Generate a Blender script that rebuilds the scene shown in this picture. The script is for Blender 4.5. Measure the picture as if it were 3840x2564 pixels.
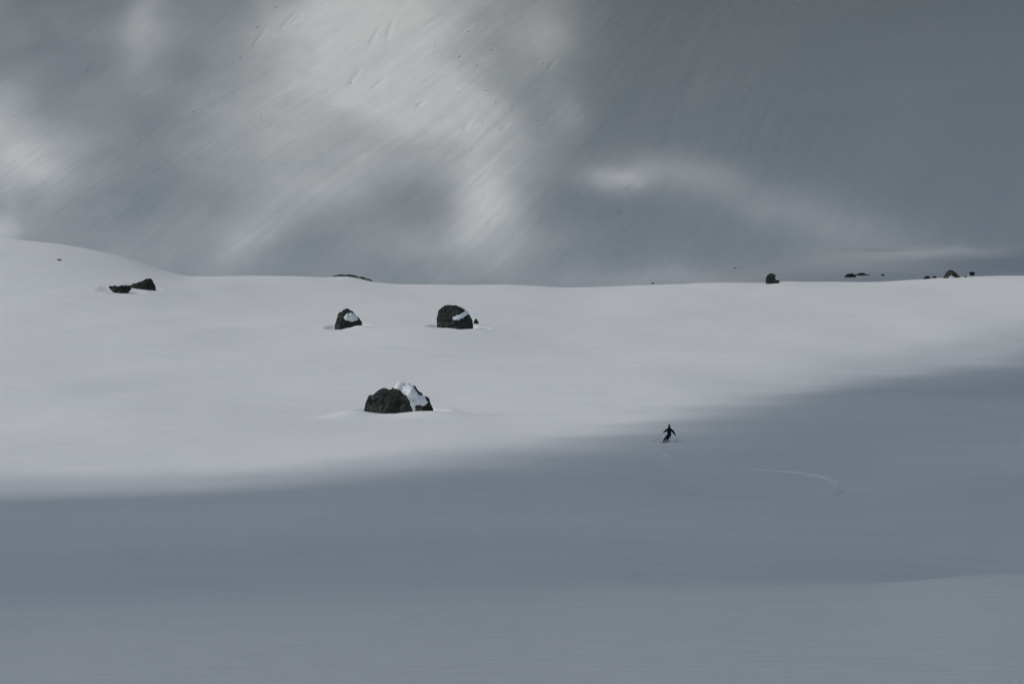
import bpy, math, random
import numpy as np
from mathutils import Vector, Matrix

# ------------------------------------------------------------------ camera, sky, sun, exposure
scene = bpy.context.scene
for o in list(bpy.data.objects):
    bpy.data.objects.remove(o, do_unlink=True)
C = scene.collection
F = 5333.3                      # focal length in pixels of the 3840 px wide photograph
cam_data = bpy.data.cameras.new('camera')
cam_data.lens = 50.0
cam_data.sensor_width = 36.0
cam_data.clip_start = 0.1
cam_data.clip_end = 12000.0
cam = bpy.data.objects.new('camera', cam_data)
cam.location = (0, 0, 0)
cam.rotation_euler = (math.radians(90), 0, 0)
C.objects.link(cam)
scene.camera = cam

SUN_EL = math.radians(45)
SUN_AZ = math.radians(-96)      # clockwise from +Y: the sun stands on the left
LDIR = np.array([math.cos(SUN_EL) * math.sin(SUN_AZ), math.cos(SUN_EL) * math.cos(SUN_AZ), math.sin(SUN_EL)])

world = bpy.data.worlds.new('World')
scene.world = world
world.use_nodes = True
wn = world.node_tree
wn.nodes.clear()
sky = wn.nodes.new('ShaderNodeTexSky')
sky.sky_type = 'NISHITA'
sky.sun_disc = False
sky.sun_elevation = SUN_EL
sky.sun_rotation = SUN_AZ
sky.air_density = 1.0
sky.dust_density = 4.0
sky.ozone_density = 1.0
sky.altitude = 1500
hsv = wn.nodes.new('ShaderNodeHueSaturation')
hsv.inputs['Saturation'].default_value = 0.85
bg = wn.nodes.new('ShaderNodeBackground')
bg.inputs['Strength'].default_value = 0.15
wo = wn.nodes.new('ShaderNodeOutputWorld')
wn.links.new(sky.outputs[0], hsv.inputs['Color'])
tint = wn.nodes.new('ShaderNodeMixRGB'); tint.blend_type = 'MULTIPLY'; tint.inputs[0].default_value = 1.0
tint.inputs[2].default_value = (0.945, 1.04, 1.01, 1)      # thin high cloud greys the blue
wn.links.new(hsv.outputs[0], tint.inputs[1])
wn.links.new(tint.outputs[0], bg.inputs['Color'])
wn.links.new(bg.outputs[0], wo.inputs['Surface'])

sun_data = bpy.data.lights.new('sun', 'SUN')
sun_data.energy = 3.0
sun_data.angle = math.radians(0.5)
sun_data.color = (1.0, 0.965, 0.92)
sun = bpy.data.objects.new('sun', sun_data)
sun.rotation_euler = Vector(LDIR).to_track_quat('Z', 'Y').to_euler()
sun.location = tuple(LDIR * 3000)
C.objects.link(sun)

scene.view_settings.view_transform = 'Standard'
scene.view_settings.look = 'None'
scene.view_settings.gamma = 1.0
scene.view_settings.use_curve_mapping = False
scene.view_settings.exposure = -0.97
scene.render.engine = 'CYCLES'
scene.cycles.max_bounces = 6
scene.cycles.diffuse_bounces = 3
scene.cycles.transparent_max_bounces = 16
scene.cycles.volume_bounces = 0

# ------------------------------------------------------------------ noise
def _hash(ix, iy, iz, seed):
    h = (ix.astype(np.int64) * 374761393 + iy.astype(np.int64) * 668265263 + iz.astype(np.int64) * 2147483647 + seed * 974634777) & 0xffffffff
    h = ((h ^ (h >> 13)) * 1274126177) & 0xffffffff
    h = ((h ^ (h >> 16)) * 2246822519) & 0xffffffff
    return ((h ^ (h >> 15)) & 0xffffff) / float(0xffffff) * 2 - 1

def noise2(x, y, seed=0):
    x = np.asarray(x, float); y = np.asarray(y, float)
    xi = np.floor(x); yi = np.floor(y)
    fx = x - xi; fy = y - yi
    fx = fx * fx * fx * (fx * (fx * 6 - 15) + 10); fy = fy * fy * fy * (fy * (fy * 6 - 15) + 10)
    z = np.zeros_like(xi)
    a = _hash(xi, yi, z, seed); b = _hash(xi + 1, yi, z, seed)
    c = _hash(xi, yi + 1, z, seed); d = _hash(xi + 1, yi + 1, z, seed)
    return (a * (1 - fx) + b * fx) * (1 - fy) + (c * (1 - fx) + d * fx) * fy

def noise3(x, y, z, seed=0):
    xi, yi, zi = np.floor(x), np.floor(y), np.floor(z)
    fx, fy, fz = x - xi, y - yi, z - zi
    s = lambda t: t * t * (3 - 2 * t)
    fx, fy, fz = s(fx), s(fy), s(fz)
    out = 0
    for dx in (0, 1):
        for dy in (0, 1):
            for dz in (0, 1):
                w = (fx if dx else 1 - fx) * (fy if dy else 1 - fy) * (fz if dz else 1 - fz)
                out = out + w * _hash(xi + dx, yi + dy, zi + dz, seed)
    return out

def fbm2(x, y, seed, octaves=4, gain=0.5, lac=2.03):
    o = 0; a = 1.0; t = 0
    for k in range(octaves):
        o = o + a * noise2(x, y, seed + k * 17); t += a
        x = x * lac + 3.7; y = y * lac + 1.3; a *= gain
    return o / t

def sstep(a, b, x):
    t = np.clip((x - a) / (b - a), 0, 1)
    return t * t * (3 - 2 * t)

def pchip(xk, yk, x):
    xk = np.asarray(xk, float); yk = np.asarray(yk, float)     # yk: (n,) or (n, m)
    h = np.diff(xk); hh = h if yk.ndim == 1 else h[:, None]
    d = np.diff(yk, axis=0) / hh
    m = np.zeros_like(yk)
    s = d[:-1] * d[1:] > 0
    w1 = 2 * hh[1:] + hh[:-1]; w2 = hh[1:] + 2 * hh[:-1]
    with np.errstate(all='ignore'):
        m[1:-1] = np.where(s, (w1 + w2) / (w1 / d[:-1] + w2 / d[1:]), 0)
    m[0] = d[0]; m[-1] = d[-1]
    x = np.clip(x, xk[0], xk[-1])
    i = np.clip(np.searchsorted(xk, x, side='right') - 1, 0, len(h) - 1)
    return i, (x - xk[i]) / h[i], h, yk, m

def pchip1(xk, yk, x):
    i, t, h, yk, m = pchip(xk, yk, x)
    return (yk[i] * (1 + 2 * t) * (1 - t) ** 2 + h[i] * m[i] * t * (1 - t) ** 2
            + yk[i + 1] * t * t * (3 - 2 * t) + h[i] * m[i + 1] * t * t * (t - 1))

# ------------------------------------------------------------------ the lie of the land
K = 1.6354                      # the photograph was read at 2348 px width
CREST_U = np.array([-300, -100, 0, 100, 200, 300, 350, 400, 430, 500, 600, 700, 750, 850, 880, 950, 1050, 1150, 1200, 1300, 1400,
                    1500, 1600, 1700, 1750, 1800, 1900, 2000, 2100, 2200, 2348, 2700]) * K
CREST_V = np.array([560, 548, 547, 555, 571, 596, 612, 626, 632, 632.5, 632, 634, 638, 646, 649, 653, 652.5, 650, 652, 657, 655,
                    651, 649, 648, 647, 643, 644, 646, 641, 636, 632, 628]) * K
YK = np.array([12, 16, 24, 30, 38, 50, 65, 85, 110, 135, 165, 200, 250, 300, 350, 400, 440, 480, 540, 620, 700, 800, 900.])
COLS = np.array([-400, 0, 640, 1280, 1920, 2560, 3200, 3840, 4300.])
V_LEFT = [2850, 2580, 2375, 2275, 2205, 2122, 2040, 1930, 1795, 1670, 1580, 1480, 1350, 1235, 1110, 985]
V_MID = [2830, 2564, 2350, 2260, 2203, 2122, 2040, 1930, 1790, 1660, 1570, 1475, 1350, 1250, 1165, 1098]
V_RIGHT = [2790, 2535, 2290, 2178, 2204, 2145, 2052, 1930, 1785, 1645, 1552, 1458, 1335, 1232, 1148, 1078]
V_R2 = [2815, 2550, 2325, 2222, 2208, 2132, 2045, 1930, 1788, 1653, 1562, 1468, 1343, 1242, 1157, 1088]
crest = lambda u: pchip1(CREST_U, CREST_V, u)
TAB_U = np.linspace(-400, 4300, 941)
def _table():
    cols = np.array([V_LEFT, V_LEFT, np.array(V_LEFT) * 0.45 + np.array(V_MID) * 0.55, V_MID, V_MID,
                     np.array(V_MID) * 0.45 + np.array(V_R2) * 0.55, V_R2, V_RIGHT, V_RIGHT], float)
    rows = []
    for k in range(16):
        rows.append(pchip1(COLS, cols[:, k], TAB_U))
    k0 = np.hanning(21); k0 /= k0.sum()
    cr = np.convolve(np.pad(crest(TAB_U), 10, mode='edge'), k0, 'valid')
    # the slope just before the crest follows a softened crest, so that the two never cross
    ker = np.hanning(201); ker /= ker.sum()
    cs = np.convolve(np.pad(cr, 100, mode='edge'), ker, 'valid')
    for k, mn in ((13, 150), (14, 80), (15, 30)):
        row = np.maximum(rows[k], cs + mn) if k < 15 else cs + mn + 0.2 * np.maximum(rows[k] - cs - mn, 0)
        rows[k] = np.convolve(np.pad(row, 100, mode='edge'), ker, 'valid')
    rows[15] = 0.5 * (rows[15] + cr + 12 + np.sqrt((rows[15] - cr - 12) ** 2 + 28 ** 2))
    ker = np.hanning(61); ker /= ker.sum()
    rows[15] = np.convolve(np.pad(rows[15], 30, mode='edge'), ker, 'valid')
    w = sstep(2250, 3250, TAB_U)
    rows.append(cr)
    rows.append(cr + 12)
    for dv, vr in ((55, None), (90, 1016), (95, 990), (75, 957), (55, 934)):
        rows.append((cr + dv) * (1 - w) + (np.minimum(cr - 4, 1037) if vr is None else vr) * w)
    return np.array(rows)                                     # (len(YK), nU)
TAB = _table()

def v_table(u, y):
    u = np.clip(u, TAB_U[0], TAB_U[-1])
    fu = (u - TAB_U[0]) / (TAB_U[1] - TAB_U[0])
    iu = np.clip(np.floor(fu).astype(int), 0, len(TAB_U) - 2); fu = fu - iu
    i, t, h, yk, m = pchip(YK, TAB, y)
    out = 0
    for k, wgt in ((0, 1 - fu), (1, fu)):
        a = yk[i, iu + k]; b = yk[i + 1, iu + k]; ma = m[i, iu + k]; mb = m[i + 1, iu + k]
        out = out + wgt * (a * (1 + 2 * t) * (1 - t) ** 2 + h[i] * ma * t * (1 - t) ** 2
                           + b * t * t * (3 - 2 * t) + h[i] * mb * t * t * (t - 1))
    return out

MOATS = []                      # wind scoops round the boulders: (x, y, rx, ry, depth)
MOUNDS = []                     # drifts: (x, y, rx, ry, height)

def H_near(x, y):
    x = np.asarray(x, float); y = np.asarray(y, float)
    yc = np.clip(y, 12, 900)
    u = 1920 + F * x / yc
    z = (1282 - v_table(u, yc)) * yc / F
    t = np.clip(y / 12.0, 0, 1)
    z = np.where(y < 12, -1.7 + (z + 1.7) * t ** 1.15, z)
    z = np.where(y < 0, -1.7 - 0.14 * y, z)
    return z

def H_mountain(x, y):
    z = 56 + 0.62 * (y - 905) + 0.22 * (x - 330)
    z = z - np.maximum(z - 600, 0) * 0.85
    z = z - np.maximum(y - 2350, 0) * 1.1
    # broad spurs and gullies that run down to the left
    th = math.radians(47)
    xx = x + 22 * noise2(x / 260, y / 260, 5)
    zz = (z * 1.0)
    p = xx * math.cos(th) + zz * math.sin(th)
    q = -xx * math.sin(th) + zz * math.cos(th)
    rel = 7.0 * fbm2(p / 420, q / 120, 11, 2)
    q2 = q + 2.5 * noise2(p / 90, q / 50, 8)
    rel = rel + 0.75 * fbm2(p / 130, q2 / 17, 21, 3)
    patch = sstep(-0.15, 0.45, fbm2(x / 190, y / 190, 31, 3))
    rel = rel + 0.42 * patch * fbm2(p / 42, q2 / 5.0, 41, 3)
    soft = 1 - 0.6 * sstep(80, 380, x)
    r = 1 - np.abs(noise2(p / 150, q2 / 13, 51))
    rel = rel - 0.55 * sstep(0.80, 1.0, r) * sstep(0.15, 0.7, noise2(p / 70, q / 30, 61)) * soft
    r2 = 1 - np.abs(noise2(p / 120 + 7, q2 / 8, 57))
    rel = rel - 0.40 * sstep(0.80, 1.0, r2) * sstep(0.25, 0.7, noise2(p / 45, q / 25, 67)) * soft
    rel = rel + 0.25 * fbm2(x / 9, y / 12, 71, 3)
    return z + rel

SCARPS = []                     # little wind scarps on the far face: (x0, y0, x1, y1, depth, width)

def H(x, y, detail=True):
    x = np.asarray(x, float); y = np.asarray(y, float)
    a = H_near(x, y)
    far = y > 560
    b = np.full(a.shape, -1e3)
    if np.any(far):
        b[far] = H_mountain(x[far], y[far])
    k = 9.0
    hlp = np.clip(0.5 + 0.5 * (a - b) / k, 0, 1)
    z = np.where(b > -900, b * (1 - hlp) + a * hlp + k * hlp * (1 - hlp), a)
    if detail:
        near = np.clip(1 - (y - 600) / 100, 0, 1)
        amp = np.clip(y / 60, 0.25, 1.0) * near
        rel = 0.55 * fbm2(x / 30, y / 55, 101, 2) + 1.7 * fbm2(x / 58 + 0.4, y / 75, 103, 2) * (1 - sstep(370, 430, y)) * sstep(60, 170, y) + 0.12 * fbm2(x / 8.0 + y / 60, y / 4.2, 111, 4)
        rel = rel + 0.022 * np.clip(80 / np.maximum(y, 10), 0, 1.6) * fbm2(x / 1.9 + y / 5, y / 0.8 - x / 7, 121, 3)
        z = z + amp * rel
        for (mx, my, rx, ry, d) in MOATS:
            sel = (np.abs(x - mx) < 1.6 * rx) & (np.abs(y - my) < 1.6 * ry)
            if np.any(sel):
                xs = x[sel]; ys = y[sel]
                ang = np.arctan2((ys - my) / ry, (xs - mx) / rx)
                rr = np.hypot((xs - mx) / rx, (ys - my) / ry) * (1 + 0.16 * noise2(ang * 1.6 + mx, ang * 0 + my, 131) + 0.06 * noise2(ang * 4 + mx, ang * 0 + my, 137))
                z[sel] = z[sel] - d * (1 - np.clip((rr - 0.45) / 0.55, 0, 1) ** 1.8) + 0.10 * d * np.exp(-np.maximum(rr - 1, 0) / 0.12) * sstep(0.6, 1.0, rr) * sstep(1.6, 1.3, rr)
        for (ax, ay, bx, by, dp, wd) in SCARPS:
            sel = (x > min(ax, bx) - 9) & (x < max(ax, bx) + 9) & (y > min(ay, by) - 9) & (y < max(ay, by) + 9)
            if np.any(sel):
                xs = x[sel]; ys = y[sel]; l2 = (bx - ax) ** 2 + (by - ay) ** 2
                t = ((xs - ax) * (bx - ax) + (ys - ay) * (by - ay)) / l2
                cr_ = ((xs - ax) * (by - ay) - (ys - ay) * (bx - ax)) / math.sqrt(l2) + 1.6 * np.sin(t * 3.1) - 0.8
                z[sel] = z[sel] - dp * sstep(-wd, wd * 0.6, cr_) * (1 - sstep(wd, 4.5 * wd, cr_)) * sstep(-0.05, 0.25, t) * sstep(1.05, 0.7, t)
        for (mx, my, rx, ry, h) in MOUNDS:
            z = z + h * np.exp(-((x - mx) / rx) ** 2 - ((y - my) / ry) ** 2)
    return z

def hit(u, v, y0=10.0, y1=2600.0, detail=False):
    """the point of the terrain that the pixel (u, v) of the photograph shows"""
    ys = np.exp(np.linspace(math.log(y0), math.log(y1), 6000))
    s = (u - 1920) / F; w = (1282 - v) / F
    d = H(s * ys, ys, detail) - w * ys
    k = np.nonzero(d >= 0)[0]
    if len(k) == 0:
        k = [int(np.argmax(d))]
    k = max(int(k[0]), 1)
    a, b = d[k - 1], d[k]
    t = 1.0 if b == a else float(np.clip(-a / (b - a), 0, 1))
    y = ys[k - 1] + t * (ys[k] - ys[k - 1])
    return s * y, y, float(H(np.array([s * y]), np.array([y]), detail)[0])

# ------------------------------------------------------------------ helpers
def tag(o, label=None, cat=None, group=None, kind=None):
    if label: o['label'] = label
    if cat: o['category'] = cat
    if group: o['group'] = group
    if kind: o['kind'] = kind
    return o

def mesh_np(name, verts, quads, mat, smooth=True, parent=None):
    me = bpy.data.meshes.new(name)
    verts = np.asarray(verts, np.float32); quads = np.asarray(quads, np.int32)
    n = quads.shape[1]
    me.vertices.add(len(verts)); me.vertices.foreach_set('co', verts.ravel())
    me.loops.add(quads.size); me.loops.foreach_set('vertex_index', quads.ravel())
    me.polygons.add(len(quads))
    me.polygons.foreach_set('loop_start', np.arange(0, quads.size, n, dtype=np.int32))
    me.polygons.foreach_set('loop_total', np.full(len(quads), n, np.int32))
    me.polygons.foreach_set('use_smooth', np.full(len(quads), smooth, bool))
    me.update(calc_edges=True); me.validate()
    me.materials.append(mat)
    o = bpy.data.objects.new(name, me)
    C.objects.link(o)
    if parent: o.parent = parent
    return o

def grid_quads(nr, nc, flip=False):
    r = np.arange(nr - 1)[:, None]; c = np.arange(nc - 1)[None, :]
    a = (r * nc + c).ravel()
    q = np.stack([a, a + 1, a + nc + 1, a + nc], 1)
    return q[:, ::-1] if flip else q

def mat_base(name):
    m = bpy.data.materials.new(name); m.use_nodes = True
    nt = m.node_tree
    return m, nt, nt.nodes['Principled BSDF']

def simple(name, col, rough=0.6, spec=0.3, metal=0.0):
    m, nt, b = mat_base(name)
    tn = nt.nodes.new('ShaderNodeTexNoise'); tn.inputs['Scale'].default_value = 14
    cr = nt.nodes.new('ShaderNodeMixRGB'); cr.blend_type = 'MULTIPLY'; cr.inputs[0].default_value = 0.35
    cr.inputs[1].default_value = (*col, 1)
    nt.links.new(tn.outputs['Color'], cr.inputs[2])
    nt.links.new(cr.outputs[0], b.inputs['Base Color'])
    b.inputs['Roughness'].default_value = rough
    b.inputs['Specular IOR Level'].default_value = spec
    b.inputs['Metallic'].default_value = metal
    return m

def snow_material(name, scale, strength, dist, stretch=(1, 1, 1), rot=0.0):
    m, nt, b = mat_base(name)
    b.inputs['Roughness'].default_value = 0.62
    b.inputs['Specular IOR Level'].default_value = 0.22
    tc = nt.nodes.new('ShaderNodeTexCoord')
    mp = nt.nodes.new('ShaderNodeMapping'); mp.inputs['Scale'].default_value = stretch
    mp.inputs['Rotation'].default_value = (0, 0, rot)
    n1 = nt.nodes.new('ShaderNodeTexNoise'); n1.inputs['Scale'].default_value = scale
    n1.inputs['Detail'].default_value = 7; n1.inputs['Roughness'].default_value = 0.62
    bp = nt.nodes.new('ShaderNodeBump'); bp.inputs['Strength'].default_value = strength; bp.inputs['Distance'].default_value = dist
    n2 = nt.nodes.new('ShaderNodeTexNoise'); n2.inputs['Scale'].default_value = scale * 0.12; n2.inputs['Detail'].default_value = 4
    cr = nt.nodes.new('ShaderNodeValToRGB')
    cr.color_ramp.elements[0].position = 0.3; cr.color_ramp.elements[0].color = (0.845, 0.86, 0.875, 1)
    cr.color_ramp.elements[1].position = 0.7; cr.color_ramp.elements[1].color = (0.885, 0.89, 0.895, 1)
    L = nt.links.new
    L(tc.outputs['Object'], mp.inputs['Vector']); L(mp.outputs[0], n1.inputs['Vector']); L(mp.outputs[0], n2.inputs['Vector'])
    L(n1.outputs['Fac'], bp.inputs['Height']); L(bp.outputs[0], b.inputs['Normal'])
    L(n2.outputs['Fac'], cr.inputs[0]); L(cr.outputs[0], b.inputs['Base Color'])
    return m

def rock_material(name, dark, light, brown):
    m, nt, b = mat_base(name)
    b.inputs['Roughness'].default_value = 0.85
    b.inputs['Specular IOR Level'].default_value = 0.25
    L = nt.links.new
    tc = nt.nodes.new('ShaderNodeTexCoord')
    n1 = nt.nodes.new('ShaderNodeTexNoise'); n1.inputs['Scale'].default_value = 1.3; n1.inputs['Detail'].default_value = 8; n1.inputs['Roughness'].default_value = 0.68
    n2 = nt.nodes.new('ShaderNodeTexNoise'); n2.inputs['Scale'].default_value = 0.55; n2.inputs['Detail'].default_value = 5
    vo = nt.nodes.new('ShaderNodeTexVoronoi'); vo.inputs['Scale'].default_value = 1.7; vo.feature = 'DISTANCE_TO_EDGE'
    r1 = nt.nodes.new('ShaderNodeValToRGB')
    r1.color_ramp.elements[0].position = 0.35; r1.color_ramp.elements[0].color = (*dark, 1)
    r1.color_ramp.elements[1].position = 0.72; r1.color_ramp.elements[1].color = (*light, 1)
    r2 = nt.nodes.new('ShaderNodeValToRGB')
    r2.color_ramp.elements[0].position = 0.55; r2.color_ramp.elements[0].color = (0, 0, 0, 1)
    r2.color_ramp.elements[1].position = 0.68; r2.color_ramp.elements[1].color = (1, 1, 1, 1)
    mx = nt.nodes.new('ShaderNodeMixRGB'); mx.inputs[2].default_value = (*brown, 1)
    ad = nt.nodes.new('ShaderNodeMath'); ad.operation = 'MULTIPLY_ADD'; ad.inputs[1].default_value = 0.5
    bp = nt.nodes.new('ShaderNodeBump'); bp.inputs['Strength'].default_value = 0.7; bp.inputs['Distance'].default_value = 0.25
    for n in (n1, n2, vo): L(tc.outputs['Object'], n.inputs['Vector'])
    L(n1.outputs['Fac'], r1.inputs[0]); L(n2.outputs['Fac'], r2.inputs[0])
    L(r1.outputs[0], mx.inputs[1]); L(r2.outputs[0], mx.inputs[0]); L(mx.outputs[0], b.inputs['Base Color'])
    L(vo.outputs['Distance'], ad.inputs[0]); L(n1.outputs['Fac'], ad.inputs[2])
    L(ad.outputs[0], bp.inputs['Height']); L(bp.outputs[0], b.inputs['Normal'])
    return m

M_SNOW = snow_material('snow', 1.6, 0.7, 0.17, (0.4, 1.7, 1), 0.15)
M_FAR = snow_material('mountain_snow', 0.16, 0.45, 0.6, (0.45, 1.3, 1.0), math.radians(-40))
M_CAP = snow_material('patch_snow', 3.0, 0.3, 0.05)
M_ROCK = rock_material('dark_rock', (0.010, 0.0115, 0.0105), (0.070, 0.075, 0.066), (0.130, 0.118, 0.104))
M_ROCK2 = rock_material('brown_rock', (0.03, 0.029, 0.025), (0.10, 0.095, 0.08), (0.18, 0.15, 0.115))
M_SPECK = rock_material('far_rock', (0.02, 0.022, 0.022), (0.06, 0.062, 0.06), (0.07, 0.066, 0.06))

# ------------------------------------------------------------------ boulders: where they stand, before the ground is cut round them
# name, label, base pixel (u, v), profile of its top edge [(u, height)], depth factor, moat size, flare, material, snow polygons, group
R = []
def rock_spec(name, label, base, prof, depth=0.75, moat=(1.5, 1.3, 0.6), flare=0.0, mat=None, snow=(), group=None, seed=1, cat='rock', y0=10.0, rough=1.0, sharp=0.55):
    R.append(dict(name=name, label=label, base=base, prof=prof, depth=depth, moat=moat, flare=flare, mat=mat or M_ROCK,
                  snow=snow, group=group, seed=seed, cat=cat, y0=y0, rough=rough, sharp=sharp))

rock_spec('boulder', 'broad dark boulder with a forked tongue of snow down its right face', (1495, 1552),
          [(1350, 30), (1356, 58), (1372, 76), (1392, 84), (1404, 92), (1416, 106), (1445, 104), (1470, 108), (1500, 112), (1530, 110), (1555, 100), (1580, 84), (1606, 66), (1622, 46), (1636, 18)],
          depth=0.5, moat=(1.6, 1.5, 1.15), seed=3,
          snow=[[(1466, 112), (1486, 96), (1508, 88), (1524, 74), (1534, 54), (1544, 30), (1553, 6), (1557, 30), (1566, 40), (1590, 36), (1602, 45), (1592, 62), (1570, 68), (1556, 84), (1548, 104), (1530, 120), (1490, 122)]])
rock_spec('boulder', 'tall blunt dark boulder with one slanting snow streak across its face', (1714, 1227),
          [(1636, 40), (1644, 66), (1656, 80), (1676, 90), (1700, 92), (1718, 88), (1736, 78), (1752, 66), (1768, 50), (1780, 28)],
          depth=0.6, moat=(1.7, 1.6, 1.1), seed=5,
          snow=[[(1698, 33), (1724, 45), (1748, 56), (1756, 52), (1742, 42), (1724, 34), (1708, 29)], [(1706, 90), (1722, 82), (1742, 71), (1754, 58), (1768, 60), (1758, 80), (1730, 94)]])
rock_spec('boulder', 'small wedge of dark rock tucked beside the tall blunt boulder', (1785, 1214),
          [(1776, 8), (1780, 16), (1786, 20), (1790, 14), (1795, 6)], depth=0.8, moat=(0.1, 0.1, 0.0), seed=7)
rock_spec('boulder', 'triangular dark boulder with one oval snow patch on its face', (1300, 1229),
          [(1246, 8), (1260, 36), (1272, 58), (1290, 70), (1302, 75), (1314, 72), (1330, 60), (1344, 46), (1357, 24)],
          depth=0.62, moat=(1.65, 1.5, 0.9), seed=9,
          snow=[[(1292, 40), (1304, 50), (1318, 54), (1332, 48), (1341, 38), (1336, 30), (1318, 27), (1302, 31)]])
rock_spec('boulder', 'low flat topped black rock narrowing downward on the snowy hump', (449, 1092),
          [(388, 16), (398, 26), (412, 21), (444, 20), (470, 21), (496, 20), (510, 15)], depth=0.5, moat=(1.5, 1.6, 0.5), flare=0.5, seed=11, sharp=0.3)
rock_spec('boulder', 'humped black rock rising beside the low flat one on the snowy hump', (534, 1082),
          [(474, 10), (490, 19), (510, 25), (530, 34), (542, 40), (548, 44), (554, 40), (562, 41), (572, 34), (579, 24), (582, 10)], depth=0.5, moat=(1.5, 1.6, 0.35), seed=13, sharp=0.4)
rock_spec('pebble', 'lone little stone high on the snowy hump', (220, 977), [(213, 3), (218, 6), (224, 6), (229, 3)], depth=0.8, moat=(0.1, 0.1, 0), seed=15)
rock_spec('boulder', 'round dark boulder notched on one side at the snow crest', (2898, 1062),
          [(2872, 20), (2879, 32), (2886, 39), (2900, 39), (2912, 34), (2919, 26), (2926, 14)], depth=0.7, moat=(1.3, 1.2, 0.3), seed=17, y0=300,
          snow=[[(2910, 20), (2918, 30), (2930, 34), (2930, 20), (2919, 15)]])
rock_spec('rock_ledge', 'long thin rock ledge edging a snow drift on the crest', (1312, 1052),
          [(1214, 8), (1226, 18), (1248, 22), (1275, 23), (1300, 24), (1330, 20), (1360, 15), (1385, 9), (1398, 1), (1405, -9)], depth=0.16, moat=(0.1, 0.1, 0), seed=19, y0=300, sharp=0.35, rough=0.7, mat=M_ROCK2)
rock_spec('boulder', 'long lens shaped black rock with a lower tail rock behind the crest', (3188, 1040),
          [(3166, 2), (3174, 10), (3184, 15), (3196, 16), (3206, 12), (3212, 6)], depth=0.6, moat=(0.1, 0.1, 0), seed=21, y0=470)
rock_spec('boulder', 'low uneven black rock trailing from a lens shaped one behind the crest', (3236, 1033),
          [(3206, 4), (3220, 7), (3234, 11), (3244, 9), (3250, 4), (3258, 7), (3266, 3)], depth=0.4, moat=(0.1, 0.1, 0), seed=23, y0=470)
rock_spec('pebble', 'little dark stone alone between low rocks behind the crest', (3311, 1034), [(3304, 3), (3308, 6), (3314, 6), (3319, 3)], depth=0.8, moat=(0.1, 0.1, 0), seed=25, y0=470)
rock_spec('boulder', 'small pointed black rock with a low tail at the crest', (3478, 1046), [(3464, 3), (3472, 10), (3480, 12), (3487, 8), (3492, 3)], depth=0.7, moat=(0.1, 0.1, 0), seed=27, y0=430)
rock_spec('pebble', 'stub of black rock next to the small pointed one', (3504, 1042), [(3494, 3), (3501, 5), (3508, 8), (3513, 3)], depth=0.7, moat=(0.1, 0.1, 0), seed=29, y0=430)
rock_spec('boulder', 'brownish arched rock with snow filling its hollow at the crest', (3574, 1042),
          [(3538, 8), (3546, 18), (3556, 26), (3566, 31), (3576, 31), (3584, 22), (3592, 13), (3600, 8), (3607, 4)], depth=0.5, moat=(0.1, 0.1, 0), seed=31, y0=430, mat=M_ROCK2,
          snow=[[(3558, -6), (3563, 3), (3568, 5), (3573, 3), (3577, -6)]])
rock_spec('boulder', 'black wedge rock narrowing downward beside the arched rock', (3645, 1034),
          [(3634, 14), (3640, 16), (3650, 15), (3660, 14)], depth=0.6, moat=(0.1, 0.1, 0), flare=0.6, seed=33, y0=430, sharp=0.3)
rock_spec('pebble', 'tiny stone between the arched rock and the black wedge', (3622, 1040), [(3617, 2), (3621, 5), (3625, 4), (3627, 1)], depth=0.8, moat=(0.1, 0.1, 0), seed=35, y0=430)
rock_spec('pebble', 'lone speck of stone on the bare middle of the crest', (2449, 1064), [(2442, 2), (2447, 5), (2452, 4), (2456, 2)], depth=0.8, moat=(0.1, 0.1, 0), seed=37, y0=300)
rock_spec('pebble', 'lone dark pebble poking from the shaded snow', (3811, 1650), [(3808.5, .5), (3810.5, 2), (3812.5, 2), (3814.5, .5)], depth=0.8, moat=(0.1, 0.1, 0), seed=39)

for r in R:
    x, y, z = hit(r['base'][0], r['base'][1], r['y0'], detail=True)
    us = [p[0] for p in r['prof']]
    r['pos'] = (x, y, z); r['m'] = y / F
    r['hw'] = (max(us) - min(us)) / 2 * r['m']
    cx = ((max(us) + min(us)) / 2 - 1920) / F * y
    r['cx'] = cx
for r in R:
    x, y, z = r['pos']; cx = r['cx']
    if r['moat'][2] > 0:
        MOATS.append((cx, y + r['hw'] * r['depth'] * 0.55, r['hw'] * r['moat'][0], r['hw'] * r['moat'][1], r['moat'][2]))
lx, ly, lz = R[8]['pos']
MOUNDS.append((lx - 0.2, ly - 3.0, 6.6, 3.5, 1.2))
for k, (dx, dy, rx, ry, h) in ((0, (1.05, -1.25, 1.2, 0.75, 0.8)), (0, (-1.1, -1.05, 0.65, 0.6, 0.85)), (1, (0.9, -0.9, 0.9, 0.6, 0.5)), (3, (0.9, -0.9, 0.9, 0.6, 0.65))):
    q = R[k]
    MOUNDS.append((q['cx'] + dx * q['hw'], q['pos'][1] + dy * q['hw'], rx * q['hw'], ry * q['hw'], h))

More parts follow.
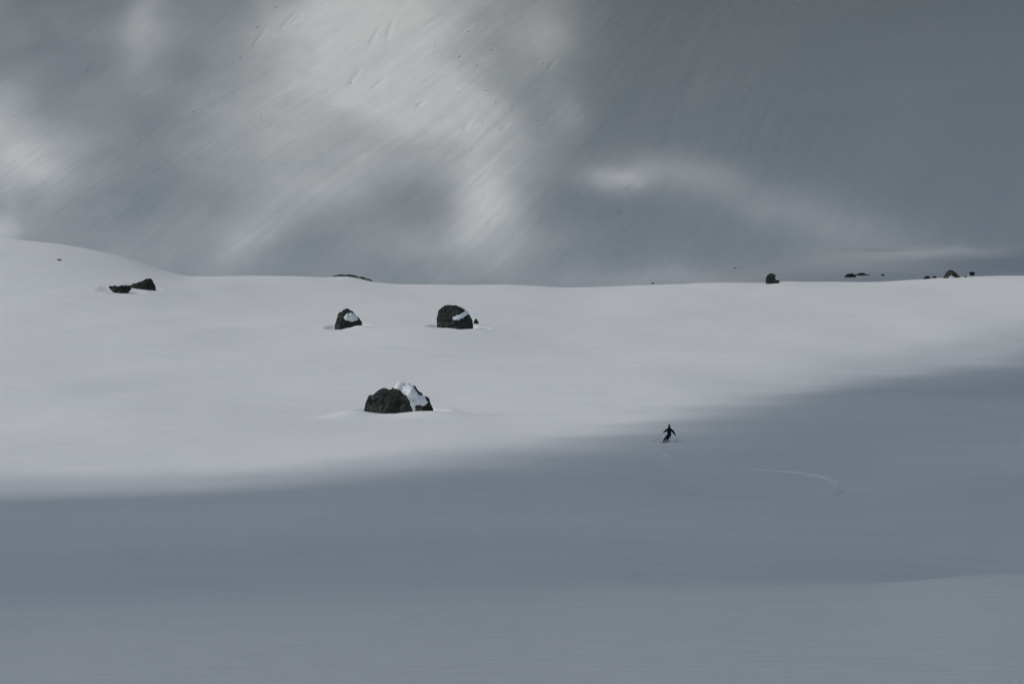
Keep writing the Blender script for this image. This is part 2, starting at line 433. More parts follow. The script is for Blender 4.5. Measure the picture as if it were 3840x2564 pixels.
for (ua, va, ub, vb, dp) in ((1584, 98, 1656, 55, .9), (1555, 402, 1592, 374, 1.1), (1732, 492, 1757, 455, .7), (1868, 488, 1906, 464, .9), (2344, 706, 2398, 686, 1.2), (2432, 826, 2562, 768, .9),
                             (2312, 798, 2362, 772, .7), (1040, 122, 1110, 40, .8), (1386, 336, 1442, 288, .7), (938, 180, 1000, 100, .9), (402, 724, 456, 690, .7), (1296, 328, 1346, 262, .8), (2048, 262, 2076, 232, .6),
                             (1282, 190, 1362, 150, .6), (1150, 30, 1075, 110, .6), (836, 135, 800, 170, .5), (2330, 860, 2352, 842, .6), (1380, 170, 1425, 95, .8), (1440, 160, 1475, 60, .7)):
    pa = hit(ua, va, 640.0); pb = hit(ub, vb, 640.0)
    SCARPS.append((pa[0], pa[1], pb[0], pb[1], dp, 1.5))

# ------------------------------------------------------------------ ground meshes
def spaced(segs):
    out = []
    for a, b, n in segs:
        out.append(np.linspace(a, b, n, endpoint=False))
    return np.concatenate(out + [[segs[-1][1]]])

def terrain(name, ys, ss, mat):
    Y, S = np.meshgrid(ys, ss, indexing='ij')
    X = S * (Y + 60)
    Z = H(X.ravel(), Y.ravel())
    V = np.stack([X.ravel(), Y.ravel(), Z], 1)
    o = mesh_np(name, V, grid_quads(len(ys), len(ss)), mat)
    tag(o, kind='structure')
    return o

S_DENSE = spaced([(-1.7, -0.46, 40), (-0.46, 0.46, 720), (0.46, 1.7, 40)])
y_near = np.concatenate([spaced([(-55, 5, 24)])[:-1], np.exp(spaced([(math.log(5), math.log(150), 300)]))[:-1],
                         spaced([(150, 200, 110), (200, 290, 90), (290, 360, 130), (360, 430, 70), (430, 470, 60), (470, 620, 90)])])
ground = terrain('snow_slope', y_near, S_DENSE, M_SNOW)
y_far = spaced([(620, 900, 90), (900, 1500, 420), (1500, 2000, 170), (2000, 2900, 60)])
S_FAR = spaced([(-1.7, -0.44, 50), (-0.44, 0.42, 720), (0.42, 1.7, 50)])
# shares its first row with the near slope
def far_terrain():
    return terrain('mountain', y_far, S_FAR, M_FAR)
mountain = far_terrain()

# ------------------------------------------------------------------ boulders
def inside(poly, px, pz):
    """signed distance to a polygon, positive inside"""
    P = np.array(poly, float); Q = np.roll(P, -1, 0)
    ins = np.zeros(px.shape, bool); dist = np.full(px.shape, 1e9)
    for (ax, az), (bx, bz) in zip(P, Q):
        c = ((az > pz) != (bz > pz))
        with np.errstate(all='ignore'):
            xx = (bx - ax) * (pz - az) / (bz - az) + ax
        ins ^= c & (px < xx)
        t = np.clip(((px - ax) * (bx - ax) + (pz - az) * (bz - az)) / max((bx - ax) ** 2 + (bz - az) ** 2, 1e-9), 0, 1)
        dist = np.minimum(dist, np.hypot(px - ax - t * (bx - ax), pz - az - t * (bz - az)))
    return np.where(ins, dist, -dist)

def build_rock(r):
    m = r['m']; big = r['hw'] > 1.2
    nt, nf = (44, 34) if big else (22, 18)
    x0, y0, z0 = r['pos']
    us = np.array([p[0] for p in r['prof']], float); hs = np.array([p[1] for p in r['prof']], float)
    t = 0.5 - 0.5 * np.cos(np.linspace(0, math.pi, nt))
    ua = us[0] + (us[-1] - us[0]) * t
    top = np.interp(ua, us, hs) * m
    if big: top = top + 0.035 * r['hw'] * r['rough'] * (noise2(ua / 9, ua * 0, r['seed']) + 0.7 * noise2(ua / 4, ua * 0, r['seed'] + 1))
    sink = 1.6 * m * 14 + 0.35 * r['hw']                         # how far it goes on below the snow
    cx = r['cx']; xa = (ua - 1920) / F * y0
    D = r['hw'] * r['depth'] * np.sqrt(np.clip(1 - ((t - 0.5) * 2) ** 2 * 0.92, 0.02, 1))
    ph = np.linspace(0, math.pi, nf)
    p = r['sharp']
    cs = -np.sign(np.cos(ph)) * np.abs(np.cos(ph)) ** 0.75
    sn = np.abs(np.sin(ph)) ** p
    X = np.repeat(xa[:, None], nf, 1)
    Y = D[:, None] * cs[None, :] + r['hw'] * r['depth'] * 0.55
    Z = -sink + (top + sink)[:, None] * sn[None, :]
    if r['flare']:
        f = np.clip(Z / max(top.max(), 1e-6), -0.6, 1)
        X = cx + (X - cx) * (1 - r['flare'] * (1 - f))
    # facets and cracks
    P = np.stack([X - cx, Y, Z], -1).reshape(-1, 3)
    G = P.reshape(nt, nf, 3)
    n = np.cross(np.gradient(G, axis=0), np.gradient(G, axis=1)).reshape(-1, 3)
    n = n / np.maximum(np.linalg.norm(n, axis=1, keepdims=True), 1e-9)
    if n[(nt // 2) * nf + nf // 2, 2] < 0: n = -n
    s = 1 / r['hw']
    rng = np.random.RandomState(r['seed'])
    # planes of breakage chop the lump into flat facets
    ctr = np.array([0, r['hw'] * r['depth'] * 0.55, 0.0])
    Q = P - ctr
    for _ in range(46 if big else 12):
        dv = rng.normal(0, 1, 3) * np.array([0.5, 1.3, 0.5]); dv /= np.linalg.norm(dv)
        if dv[2] < -0.35: continue
        pr = Q @ dv
        lim = pr.max() * rng.uniform(0.62, 0.95)
        Q = Q - np.maximum(pr - lim, 0)[:, None] * dv * np.array([0.15, 0.95, 0.10])
    P = Q + ctr
    f3 = lambda k, sd: noise3(P[:, 0] * s * k, P[:, 1] * s * k, P[:, 2] * s * k * 1.2, r['seed'] + sd)
    crack = np.clip(1 - np.abs(f3(2.3, 9)) / 0.10, 0, 1) * 0.8 + np.clip(1 - np.abs(f3(4.1, 12)) / 0.12, 0, 1) * 0.45
    nz = f3(2.6, 0) * 0.45 + f3(6, 3) * 0.45 + f3(14, 6) * 0.30
    ledge = np.round(f3(3.2, 15) * 2.2) / 2.2
    disp = r['hw'] * r['rough'] * (0.095 * nz + 0.07 * ledge - 0.06 * crack)
    wgt = np.sin(np.linspace(0, math.pi, nt)) ** 0.35
    disp = disp * np.repeat(wgt, nf)
    smoothP = P + n * (r['hw'] * 0.02 * nz)[:, None]
    P2 = P + n * disp[:, None] * np.array([0.8, 1, 0.8])
    if big:                                                       # flat broken faces, finely enough divided to carry the snow
        def fine(A, k=3):
            A = A.reshape(nt, nf, -1)
            a0 = np.linspace(0, nt - 1, (nt - 1) * k + 1); b0 = np.linspace(0, nf - 1, (nf - 1) * k + 1)
            i = np.minimum(a0.astype(int), nt - 2); j = np.minimum(b0.astype(int), nf - 2)
            fi = (a0 - i)[:, None, None]; fj = (b0 - j)[None, :, None]
            g = lambda di, dj: A[i + di][:, j + dj]
            return ((g(0, 0) * (1 - fi) + g(1, 0) * fi) * (1 - fj) + (g(0, 1) * (1 - fi) + g(1, 1) * fi) * fj).reshape(-1, A.shape[2])
        P, P2, smoothP, n = fine(P), fine(P2), fine(smoothP), fine(n)
        n = n / np.maximum(np.linalg.norm(n, axis=1, keepdims=True), 1e-9)
        disp = fine(disp[:, None])[:, 0]
        D = fine(np.repeat(D, nf)[:, None])[:, 0]
        nt, nf = (nt - 1) * 3 + 1, (nf - 1) * 3 + 1
    else:
        D = np.repeat(D, nf)
    root = bpy.data.objects.new(r['name'], None); C.objects.link(root)
    root.location = (cx, y0, z0)
    root.empty_display_size = 0.2
    tag(root, r['label'], r['cat'], r['group'])
    q = grid_quads(nt, nf)
    body = mesh_np('stone', P2, q, r['mat'], smooth=False, parent=root)
    for poly in r['snow']:
        # pixel position of each point seen from the front
        yy = P2[:, 1] + y0
        pu = 1920 + F * (P2[:, 0] + cx) / yy
        pv = (P2[:, 2] + z0) / yy * F - (1282 - r['base'][1])
        sd = inside(poly, pu, pv) + 2.0 * noise2(pu / 5, pv / 5, r['seed'] + 40)
        front = (P2[:, 1] < r['hw'] * r['depth'] * 0.55 + D * 0.55)
        th = np.where(front, np.clip(sd / 9.0, -1.2, 1.0), -1.2)
        off = (0.04 + 0.05 * r['hw'] * 0.22) * th + 0.012
        V = P * 0.35 + P2 * 0.65
        V = np.where(th[:, None] > -0.3, P2 * 0.55 + smoothP * 0.45, V) + n * (off + np.maximum(disp, 0) * 0.5)[:, None]
        keep = (th[q] > -0.45).any(1)
        qq = q[keep]
        if len(qq) == 0: continue
        ids = np.unique(qq); remap = np.full(len(V), -1); remap[ids] = np.arange(len(ids))
        mesh_np('snow_patch', V[ids], remap[qq], M_CAP, smooth=True, parent=root)
    return root

ROCKS = [build_rock(r) for r in R]

# ------------------------------------------------------------------ small rocks showing through the snow of the far face
def speck_mesh(seed):
    rng = np.random.RandomState(seed)
    nu, nv = 9, 6
    V = []
    for i in range(nv):
        a = math.pi * (0.02 + 0.62 * i / (nv - 1))
        for j in range(nu):
            b = 2 * math.pi * j / nu
            k = 1 + rng.uniform(-0.28, 0.28)
            V.append((math.sin(a) * math.cos(b) * k, math.sin(a) * math.sin(b) * k, (math.cos(a) * 0.85 - 0.15) * k))
    q = []
    for i in range(nv - 1):
        for j in range(nu):
            q.append((i * nu + j, (i + 1) * nu + j, (i + 1) * nu + (j + 1) % nu, i * nu + (j + 1) % nu))
    me = bpy.data.meshes.new('stone')
    me.from_pydata(V, [], q); me.update()
    me.materials.append(M_SPECK)
    return me
SPECKS = [speck_mesh(100 + k) for k in range(5)]
rng = random.Random(4)
# positions read from the photograph (u, v, width in px)
FAR = [(726, 420, 9), (980, 441, 6), (1036, 30, 8), (857, 27, 6), (965, 105, 8), (972, 100, 5), (900, 218, 8), (876, 238, 5), (327, 263, 7), (211, 232, 6),
       (1318, 310, 8), (1843, 189, 9), (1788, 245, 8), (1823, 340, 8), (1858, 385, 7), (1920, 398, 7), (2038, 240, 8), (1722, 214, 8), (1727, 209, 6), (1757, 119, 8),
       (1640, 134, 6), (1632, 170, 6), (1720, 346, 6), (1808, 458, 7), (2017, 454, 7), (1988, 327, 5), (1875, 173, 5), (1950, 66, 6), (2158, 99, 6), (2085, 151, 4),
       (2110, 334, 5), (54, 436, 5), (54, 605, 6), (70, 505, 5), (870, 347, 6), (780, 352, 6), (680, 432, 5), (520, 727, 5), (513, 727, 4), (2118, 155, 5),
       (2757, 1006, 10), (2180, 368, 4), (1510, 270, 4), (1590, 300, 4), (1120, 60, 4), (640, 180, 4), (585, 570, 4), (1150, 62, 4), (1205, 14, 5), (1790, 317, 5)]
FAR_OBJ = []
for k, (u, v, w) in enumerate(FAR):
    x, y, z = hit(u, v, 640.0)
    o = bpy.data.objects.new('far_rock', SPECKS[k % 5]); C.objects.link(o)
    s = w / 2 * y / F * 0.75
    z = float(H(np.array([x]), np.array([y]))[0])
    o.location = (x, y, z)
    o.scale = (s * rng.uniform(0.85, 1.25), s * rng.uniform(0.8, 1.1), s * rng.uniform(0.75, 1.0))
    o.rotation_euler = (0, 0, rng.uniform(0, 6.28))
    FAR_OBJ.append((o, u, v, x, y))

# ------------------------------------------------------------------ ski tracks pressed into the slope
def smooth_path(pts, n):
    P = np.array(pts, float)
    d = np.concatenate([[0], np.cumsum(np.linalg.norm(np.diff(P[:, :2], axis=0), axis=1))])
    t = np.linspace(0, d[-1], n)
    out = np.stack([np.interp(t, d, P[:, k]) for k in range(P.shape[1])], 1)
    ker = np.hanning(25); ker /= ker.sum()
    pad = np.pad(out, ((12, 12), (0, 0)), mode='edge')
    return np.stack([np.convolve(pad[:, k], ker, 'valid') for k in range(P.shape[1])], 1)

TRACK = [(2498, 1663, .45), (2478, 1680, .6), (2468, 1704, .75), (2486, 1724, .7), (2560, 1746, .5), (2700, 1763, .35), (2860, 1771, .8), (3000, 1777, 1.1), (3090, 1788, 1.4),
         (3138, 1808, 1.6), (3150, 1832, 1.2), (3110, 1862, .4), (2990, 1892, .3), (2850, 1925, .45), (2812, 1950, .4), (2880, 1978, .4), (2956, 1996, .8), (2940, 2018, .5), (2800, 2045, .5), (2600, 2110, .35),
         (2450, 2155, .8), (2405, 2182, 1.2), (2300, 2200, .8), (1900, 2262, .3), (1660, 2308, .9), (1530, 2345, 1.1), (1440, 2385, .5), (1340, 2420, .2)]
def ski_track():
    pts = []
    for (u, v, a) in TRACK:
        x, y, z = hit(u, v, 10.0)
        pts.append((x, y, a))
    P = smooth_path(pts, 1500)
    d = np.gradient(P[:, :2], axis=0); d /= np.maximum(np.linalg.norm(d, axis=1, keepdims=True), 1e-9)
    nrm = np.stack([-d[:, 1], d[:, 0]], 1)
    prof = [(-0.11, 0.0), (-0.085, 0.050), (-0.05, 0.030), (-0.03, 0.006), (0.03, 0.004), (0.055, 0.045), (0.085, 0.060), (0.12, 0.0)]
    for side in (-1, 1):
        off = side * 0.15 + 0.03 * noise2(np.arange(len(P)) / 160.0, np.zeros(len(P)), 77 + side)
        V = []
        j = fbm2(np.arange(len(P)) / 9.0, np.full(len(P), side * 3.0), 83, 3)
        for (a, h) in prof:
            kk = np.clip(P[:, 1] / 95.0, 0.30, 1.1)
            w = a * (1 + 0.25 * j) * kk
            xy = P[:, :2] + nrm * (off * kk + w)[:, None]
            z = H(xy[:, 0], xy[:, 1]) + (h * 0.55 * kk * np.clip(P[:, 1] / 95 - 0.15, 0.22, 0.8) * P[:, 2] * (1 + 0.6 * j) - 0.022 * sstep(0.75, 0.45, P[:, 2] + 0.25 * j) if h > 0 else -0.03) 
            V.append(np.stack([xy[:, 0], xy[:, 1], z], 1))
        V = np.stack(V, 1).reshape(-1, 3)
        mesh_np('ski_track', V, grid_quads(len(P), len(prof)), M_CAP, parent=ground)
ski_track()

# ------------------------------------------------------------------ crumbs of snow lying on the near slope
for k, (u, v, w) in enumerate([(3535, 2332, 9), (3547, 2196, 9), (3520, 2380, 12), (3408, 2340, 14), (3166, 2355, 9), (2738, 2555, 14), (2742, 2540, 9), (3240, 2165, 9), (2935, 2123, 9), (3790, 2535, 14), (3765, 2548, 18), (3815, 2552, 16), (1510, 2352, 10), (1484, 2362, 9)]):
    x, y, z = hit(u, v, 8.0, detail=True)
    me = SPECKS[k % 5].copy(); me.materials.clear(); me.materials.append(M_CAP)
    o = bpy.data.objects.new('snow_clod', me); C.objects.link(o)
    q = w / 2 * y / F
    o.location = (x, y, z); o.scale = (q * 1.3, q, q * 0.6); o.rotation_euler = (0, 0, k * 1.3)
    tag(o, 'small crumb of snow lying loose on the shaded near slope', 'snow crumb', 'crumbs of snow on the near slope')

# ------------------------------------------------------------------ the skier
M_JACKET = simple('black_jacket', (0.012, 0.013, 0.016), 0.75, 0.2)
M_PANTS = simple('dark_trousers', (0.014, 0.015, 0.022), 0.75, 0.2)
M_SKIN = simple('skin', (0.45, 0.30, 0.23), 0.5)
M_HAT = simple('grey_hat', (0.20, 0.20, 0.21), 0.8)
M_BOOT = simple('ski_boot', (0.03, 0.03, 0.035), 0.4)
M_SKI = simple('ski_top', (0.20, 0.23, 0.12), 0.35)
M_POLE = simple('pole_metal', (0.18, 0.19, 0.21), 0.4, 0.4, 0.3)
M_GLOVE = simple('black_glove', (0.012, 0.012, 0.014), 0.7)

def skin_mesh(name, pts, edges, mat, parent, sub=2, root=0):
    me = bpy.data.meshes.new(name)
    me.from_pydata([p[:3] for p in pts], edges, [])
    o = bpy.data.objects.new(name, me); C.objects.link(o)
    md = o.modifiers.new('skin', 'SKIN'); md.use_smooth_shade = True
    sv = me.skin_vertices
    if not sv:
        me.attributes.new
        bpy.context.view_layer.objects.active = o
        bpy.ops.mesh.customdata_skin_add()
        sv = me.skin_vertices
    for k, p in enumerate(pts):
        r = p[3]
        sv[0].data[k].radius = (r, r) if not isinstance(r, tuple) else r
        sv[0].data[k].use_root = (k == root)
    sd = o.modifiers.new('sub', 'SUBSURF'); sd.levels = sub; sd.render_levels = sub
    dg = bpy.context.evaluated_depsgraph_get(); dg.update()
    new = bpy.data.meshes.new_from_object(o.evaluated_get(dg))
    new.name = name
    o.modifiers.clear(); o.data = new
    new.materials.clear()
    for m_ in (mat if isinstance(mat, list) else [mat]): new.materials.append(m_)
    for p_ in new.polygons: p_.use_smooth = True
    o.parent = parent
    bpy.data.meshes.remove(me)
    return o

def tube(name, a, b, r0, r1, mat, parent=None, n=10, extra=()):
    a = Vector(a); b = Vector(b); d = (b - a).normalized()
    e1 = d.orthogonal().normalized(); e2 = d.cross(e1)
    rings = [(0, r0), (1, r1)] + list(extra)
    rings.sort(key=lambda q: q[0])
    V = []; Q = []
    for (t, r) in rings:
        c = a.lerp(b, t)
        for j in range(n):
            w = 2 * math.pi * j / n
            V.append(tuple(c + e1 * (r * math.cos(w)) + e2 * (r * math.sin(w))))
    for i in range(len(rings) - 1):
        for j in range(n):
            Q.append((i * n + j, i * n + (j + 1) % n, (i + 1) * n + (j + 1) % n, (i + 1) * n + j))
    Q.append(tuple(range(n - 1, -1, -1))); Q.append(tuple(range((len(rings) - 1) * n, len(rings) * n)))
    me = bpy.data.meshes.new(name); me.from_pydata(V, [], Q); me.update(); me.materials.append(mat)
    o = bpy.data.objects.new(name, me); C.objects.link(o)
    if parent: o.parent = parent
    return o

sx, sy, sz = hit(2494, 1657, 10.0, detail=True)
skier = bpy.data.objects.new('person', None); C.objects.link(skier)
skier.location = (sx, sy, sz)
tag(skier, 'skier in black leaning into a turn on the shaded snow, poles spread', 'person')
Hl = lambda x, y: float(H(np.array([sx + x]), np.array([sy + y]))[0]) - sz
ski_dir = Vector((0.42, 0.91, 0)).normalized()
FL = Vector((-0.13, -0.10, Hl(-0.13, -0.10) + 0.05)); FR = Vector((0.16, 0.06, Hl(0.16, 0.06) + 0.05))
body_pts = [
    (0.37, 0.00, 0.66, 0.205),  # 0 pelvis
    (0.38, 0.05, 0.84, 0.195),  # 1 waist
    (0.40, 0.13, 1.02, 0.225),  # 2 chest
    (0.40, 0.17, 1.17, 0.150),  # 3 upper chest
    (0.40, 0.20, 1.29, 0.115),  # 4 neck
    (0.40, 0.22, 1.38, 0.095),  # 5 head base
    (0.40, 0.23, 1.49, 0.100),  # 6 head
    (0.40, 0.23, 1.56, 0.070),  # 7 crown
    (0.24, 0.16, 1.13, 0.115),  # 8 left shoulder
    (0.09, 0.20, 1.03, 0.118),  # 9 left elbow
    (-0.05, 0.30, 0.89, 0.076), # 10 left wrist
    (0.56, 0.17, 1.12, 0.115),  # 11 right shoulder
    (0.76, 0.20, 0.96, 0.118),  # 12 right elbow
    (0.90, 0.30, 0.68, 0.076),  # 13 right wrist
    (0.27, 0.02, 0.60, 0.150),  # 14 left hip
    (0.08, 0.20, 0.36, 0.112),  # 15 left knee
    (FL.x + 0.02, FL.y + 0.02, FL.z + 0.13, 0.092),  # 16 left ankle
    (0.45, 0.03, 0.60, 0.150),  # 17 right hip
    (0.33, 0.26, 0.38, 0.112),  # 18 right knee
    (FR.x + 0.02, FR.y + 0.02, FR.z + 0.13, 0.092),  # 19 right ankle
]
body_edges = [(0, 1), (1, 2), (2, 3), (3, 4), (4, 5), (5, 6), (6, 7), (3, 8), (8, 9), (9, 10), (3, 11), (11, 12), (12, 13),
              (0, 14), (14, 15), (15, 16), (0, 17), (17, 18), (18, 19)]
body = skin_mesh('body', body_pts, body_edges, [M_JACKET, M_PANTS, M_SKIN], skier)
for p in body.data.polygons:
    c = p.center
    p.material_index = 2 if (c.z > 1.37 and c.y > 0.25 and abs(c.x - 0.4) < 0.16) else (1 if c.z < 0.62 and 0.0 - 0.3 < c.x < 0.62 else 0)
# nose and goggles on the far side of the head, hat on top
def blob(name, c, r, mat, parent, seg=14, ring=9, squash=(1, 1, 1), cut=None):
    V = []; Q = []
    for i in range(ring + 1):
        a = math.pi * i / ring
        for j in range(seg):
            b = 2 * math.pi * j / seg
            z = math.cos(a)
            if cut is not None: z = max(z, cut)
            V.append((c[0] + r * squash[0] * math.sin(a) * math.cos(b), c[1] + r * squash[1] * math.sin(a) * math.sin(b), c[2] + r * squash[2] * z))
    for i in range(ring):
        for j in range(seg):
            Q.append((i * seg + j, (i + 1) * seg + j, (i + 1) * seg + (j + 1) % seg, i * seg + (j + 1) % seg))
    me = bpy.data.meshes.new(name); me.from_pydata(V, [], Q); me.update(); me.materials.append(mat)
    for p in me.polygons: p.use_smooth = True
    o = bpy.data.objects.new(name, me); C.objects.link(o); o.parent = parent
    return o
blob('hat', (0.40, 0.215, 1.515), 0.114, M_HAT, skier, squash=(0.95, 1.05, 1.0), cut=-0.6)
blob('nose', (0.40, 0.345, 1.46), 0.022, M_SKIN, skier, 8, 6)
blob('goggles', (0.40, 0.30, 1.50), 0.065, M_BOOT, skier, 12, 8, squash=(1.25, 0.5, 0.6))
blob('collar', (0.40, 0.19, 1.31), 0.095, M_JACKET, skier, 14, 8, squash=(1.1, 1.1, 0.8))
for nm, c in (('ear', (0.285, 0.22, 1.46)), ('ear', (0.515, 0.22, 1.46))):
    blob(nm, c, 0.028, M_SKIN, skier, 8, 6, squash=(0.4, 0.8, 1.1))

def glove(wrist, tip_dir, parent):
    """a gloved hand closed round the grip of a pole that runs along tip_dir"""
    w = Vector(wrist); d = Vector(tip_dir).normalized()
    fwd = (w - Vector((0.4, 0.15, 1.1))).normalized()
    side = d.cross(fwd).normalized(); fwd = side.cross(d).normalized()
    g = w + fwd * 0.075                                   # centre of the grip
    pts = [(*w, 0.045), (*(w + fwd * 0.03 + side * 0.012), 0.042), (*(g + side * 0.030), 0.036)]
    edges = [(0, 1), (1, 2)]
    for k in range(4):
        b = d * (0.036 - 0.024 * k)
        L = (0.95, 1.05, 1.0, 0.82)[k]
        seq = [g + b + side * 0.034 + fwd * 0.018, g + b + side * 0.012 + fwd * 0.040 * L, g + b - side * 0.024 + fwd * 0.030 * L, g + b - side * 0.032 - fwd * 0.002]
        i0 = len(pts)
        for q, r in zip(seq, (0.0125, 0.0115, 0.0105, 0.0095)): pts.append((*q, r))
        edges += [(2, i0), (i0, i0 + 1), (i0 + 1, i0 + 2), (i0 + 2, i0 + 3)]
    i0 = len(pts)
    for q, r in zip([w + fwd * 0.05 - d * 0.045, g - d * 0.055 - side * 0.012, g - d * 0.048 - side * 0.034 + fwd * 0.02], (0.017, 0.014, 0.012)): pts.append((*q, r))
    edges += [(1, i0), (i0, i0 + 1), (i0 + 1, i0 + 2)]
    o = skin_mesh('glove', pts, edges, M_GLOVE, parent, sub=1)
    return g

def world_pt(v): return Vector((sx, sy, sz)) + Vector(v)

def pole(wrist, tip, label):
    w = Vector(wrist); t = Vector(tip)
    d = (t - w).normalized()
    g = glove(wrist, d, skier)
    top = g - d * 0.09; end = t
    root = bpy.data.objects.new('ski_pole', None); C.objects.link(root)
    root.location = world_pt(end)
    tag(root, label, 'ski pole')
    e = lambda q: tuple(Vector(q) - end)
    tube('shaft', e(top), e(end), 0.011, 0.007, M_POLE, root)
    tube('grip', e(top - d * 0.01), e(top + d * 0.13), 0.016, 0.015, M_GLOVE, root)
    tube('basket', e(end - d * 0.075), e(end - d * 0.055), 0.055, 0.06, M_BOOT, root, n=14)
    return root
pole(body_pts[10][:3], (-0.98, 0.10, Hl(-0.98, 0.10) + 0.0), 'thin ski pole trailing from the bent arm toward the bright slope')
pole(body_pts[13][:3], (1.17, 0.90, Hl(1.17, 0.90) + 0.0), 'short looking ski pole held out low on the shadow side of the skier')

def ski(foot, label):
    f = Vector(foot); d = ski_dir
    root = bpy.data.objects.new('ski', None); C.objects.link(root)
    root.location = world_pt((f.x, f.y, f.z))
    tag(root, label, 'ski', 'pair of skis')
    side = Vector((d.y, -d.x, 0))
    V = []; Q = []
    st = np.linspace(-0.78, 0.92, 18)
    for s in st:
        w = 0.043 + 0.012 * abs(s) if s < 0.8 else 0.053 * (0.94 - s) / 0.14
        p = d * float(s)
        zt = Hl(f.x + p.x, f.y + p.y) - f.z + 0.012 + (max(0, s - 0.66) * 1.1) ** 1.6
        for (k, dz) in ((-1, 0), (1, 0), (1, 0.016), (-1, 0.016)):
            q = p + side * (k * w); V.append((q.x, q.y, zt + dz))
    for i in range(len(st) - 1):
        for j in range(4):
            Q.append((i * 4 + j, i * 4 + (j + 1) % 4, (i + 1) * 4 + (j + 1) % 4, (i + 1) * 4 + j))
    Q.append((0, 3, 2, 1)); n = (len(st) - 1) * 4; Q.append((n, n + 1, n + 2, n + 3))
    me = bpy.data.meshes.new('blade'); me.from_pydata(V, [], Q); me.update(); me.materials.append(M_SKI)
    o = bpy.data.objects.new('blade', me); C.objects.link(o); o.parent = root
    for s, nm in ((-0.14, 'heel_binding'), (0.17, 'toe_binding')):
        p = d * s
        tube(nm, (p.x - d.x * 0.03, p.y - d.y * 0.03, 0.0), (p.x + d.x * 0.03, p.y + d.y * 0.03, 0.0), 0.030, 0.026, M_BOOT, root, 8)
    # boot belongs to the skier
    b = skin_mesh('boot', [(*(f + Vector((0.02, 0.02, 0.18))), 0.072), (*(f + Vector((0, 0, 0.07)) - d * 0.05), 0.062), (*(f + Vector((0, 0, 0.055)) + d * 0.08), 0.050), (*(f + Vector((0, 0, 0.05)) + d * 0.15), 0.040)],
                  [(0, 1), (1, 2), (2, 3)], M_BOOT, skier, sub=1)
ski(FL, 'greenish ski under the outstretched outer leg of the skier')
ski(FR, 'greenish ski under the bent inner leg of the skier')

# ------------------------------------------------------------------ the broken cloud layer above, whose gaps let the sun through
ZC = 760.0
def sunlit(u, v, x, y):
    """share of direct sun that the gaps between the clouds leave at a place of the terrain"""
    a = u / K; b = v / K
    far = y > 455
    wx = a + 34 * fbm2(a / 120, b / 90, 201, 4)
    wy = b + 26 * fbm2(a / 110, b / 80, 211, 4)
    g = np.full(a.shape, 0.0)
    def gap(cx, cy, rx, ry, s, rot=0.0):
        nonlocal g
        c, sn = math.cos(math.radians(rot)), math.sin(math.radians(rot))
        dx = wx - cx; dy = wy - cy
        p = (dx * c + dy * sn) / rx; q = (-dx * sn + dy * c) / ry
        e = s * np.exp(-(p * p + q * q))
        g = g + e * (1 - np.clip(g, 0, 1) * 0.75)
    for gp in GAPS: gap(*gp)
    left = 1 - sstep(1050, 1500, a + 0.15 * b)
    base = 0.06 + 0.10 * left + 0.10 * left * fbm2(a / 90 + b / 140, b / 70 - a / 200, 221, 3) + 0.09 * sstep(430, 640, b) * (1 - sstep(1500, 2300, a))
    m = np.clip((base + g * 1.12) * (1 + 0.15 * fbm2(a / 60 + b / 90, b / 45 - a / 160, 261, 3)), 0, 1)
    # the near slope: sun beyond the edge of a long cloud shadow
    eb = np.interp(a, [-400, 0, 300, 600, 870, 1170, 1400, 1500, 1700, 2000, 2348, 2700], [1112, 1110, 1107, 1102, 1084, 1056, 1022, 1000, 946, 876, 792, 700])
    wob = 7 * fbm2(a / 300, b / 30, 231, 3)
    d = (b + wob) - eb
    sp = np.interp(a, [0, 900, 1500, 2348], [22, 22, 24, 31])
    d2 = d + 11 * fbm2(a / 420 + 5, b / 16, 233, 3)
    n = 0.50 * (1 - sstep(-0.4 * sp, 0.4 * sp, d + sp)) + 0.50 * (1 - sstep(-0.4 * sp, 0.4 * sp, d2 - sp))
    wisp = sstep(0.05, 0.5, fbm2(a / 500 + 2, (b - eb) / 9 + 4, 235, 3)) * np.exp(-(d / (1.5 * sp)) ** 2)
    n = n + 0.16 * wisp * (0.6 - n)
    rt = sstep(1450, 2100, a)
    n = n - 0.22 * rt * np.exp(-((d + 46 - 0.012 * (a - 1900)) / 20) ** 2) + 0.16 * rt * np.exp(-((d + 4) / 14) ** 2)
    n = n * 0.86 * (1.0 + 0.08 * fbm2(a / 260, b / 45, 241, 3))
    n = n + 0.14 * (1 - sstep(np.interp(a, [0, 1200, 1700], [14, 16, 20]), np.interp(a, [0, 1200, 1700], [40, 46, 52]), y)) + 0.12
    n = n + 0.11 * fbm2(a / 520 + 1, b / 75, 271, 3) * sstep(0, 60, d)
    return np.where(far, m, np.clip(n, 0, 1))

GAPS = [(860, 90, 290, 170, .80, -25), (960, 190, 180, 90, .45, 20), (1010, 260, 170, 85, .75, 18), (1115, 450, 95, 95, .80, 0), (730, 20, 120, 70, .45, -40),
        (330, 70, 55, 110, .36, 10), (60, 370, 140, 90, .60, 0), (0, 280, 70, 95, .32, 0), (0, 525, 50, 55, .5, 0), (640, 290, 190, 110, .20, -30), (820, 370, 200, 90, .26, -20), (700, 450, 260, 55, .26, -22), (560, 560, 110, 40, .2, -30),
        (1415, 402, 75, 28, .50, -6), (1540, 405, 150, 45, .20, 6), (1770, 460, 260, 60, .17, 14), (1950, 530, 220, 50, .09, 10), (1060, 560, 190, 55, .25, 0),
        (2140, 574, 210, 13, .34, 0), (1960, 600, 170, 30, .22, 0), (1250, 90, 80, 90, .34, 10), (1290, 245, 45, 60, .2, 0), (1500, 640, 260, 30, .2, 0)]

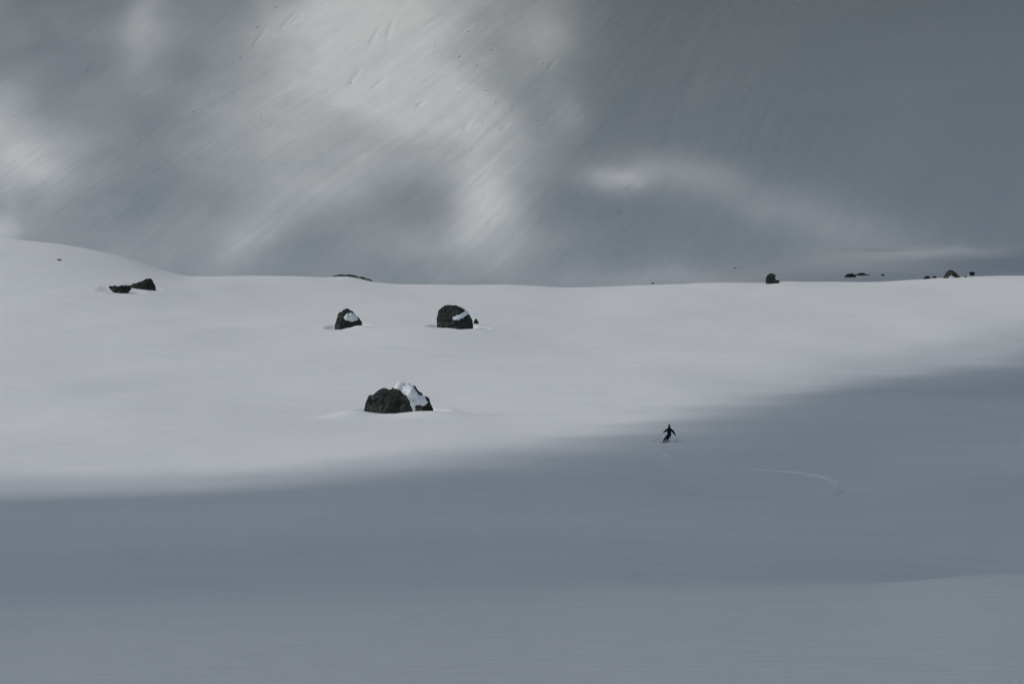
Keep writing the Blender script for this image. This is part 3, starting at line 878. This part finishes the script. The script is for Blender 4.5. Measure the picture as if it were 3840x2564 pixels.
for (o, u, v, x, y) in FAR_OBJ:
    g = float(sunlit(np.array([u * 1.0]), np.array([v * 1.0]), np.array([x]), np.array([y]))[0])
    if v > 950:
        tag(o, 'lone dark speck of rock low on the shaded slope behind the crest', 'rock', 'rocks on the far mountain face')
    elif g > 0.5:
        tag(o, 'tiny dark rock poking through sunlit snow of the far mountain face', 'rock', 'rocks in the sunlit snow of the far mountain')
    else:
        tag(o, 'tiny dark rock poking through shaded snow of the far mountain face', 'rock', 'rocks in the shaded snow of the far mountain')

def cloud_layer():
    xs = np.arange(-2000, 700, 9.0); ys = np.concatenate([np.arange(-200, -40, 8.0), np.arange(-40, 160, 2.0), np.arange(160, 420, 4.0), np.arange(420, 2500, 9.0)])
    YC, XC = np.meshgrid(ys, xs, indexing='ij')
    xc = XC.ravel(); yc = YC.ravel()
    kx = LDIR[0] / LDIR[2]; ky = LDIR[1] / LDIR[2]
    x = xc - kx * ZC; y = yc - ky * ZC
    for _ in range(12):
        h = H(x, y, False)
        x = 0.4 * x + 0.6 * (xc - kx * (ZC - h)); y = 0.4 * y + 0.6 * (yc - ky * (ZC - h))
    h = H(x, y, False)
    ysafe = np.maximum(y, 8.0)
    u = 1920 + F * x / ysafe; v = 1282 - F * h / ysafe
    s = sunlit(u, v, x, y)
    SIG = 0.10
    tau = -np.log(np.clip(s, 0.02, 0.97))
    th = tau / SIG * math.sin(SUN_EL)
    n = len(xc)
    zt = ZC + th * 0.5; zb = ZC - th * 0.5
    V = np.concatenate([np.stack([xc, yc, zt], 1), np.stack([xc, yc, zb], 1)])
    nr, nc = len(ys), len(xs)
    q1 = grid_quads(nr, nc); q2 = grid_quads(nr, nc, True) + n
    ring = np.concatenate([np.arange(nc), np.arange(1, nr) * nc + nc - 1, (nr - 1) * nc + np.arange(nc - 2, -1, -1), np.arange(nr - 2, 0, -1) * nc])
    nx = np.roll(ring, -1)
    side = np.stack([ring, ring + n, nx + n, nx], 1)
    m = bpy.data.materials.new('cloud_vapour'); m.use_nodes = True
    nt = m.node_tree; nt.nodes.clear()
    out = nt.nodes.new('ShaderNodeOutputMaterial')
    pv = nt.nodes.new('ShaderNodeVolumePrincipled')
    pv.inputs['Color'].default_value = (0.93, 0.94, 0.95, 1)
    pv.inputs['Density'].default_value = SIG
    pv.inputs['Anisotropy'].default_value = 0.3
    nt.links.new(pv.outputs[0], out.inputs['Volume'])
    o = mesh_np('cloud_layer', V, np.concatenate([q1, q2, side]), m)
    tag(o, kind='stuff')
    o['label'] = 'broken grey cloud layer drifting above the mountain'
    o['category'] = 'cloud'
    return o
cloud_layer()
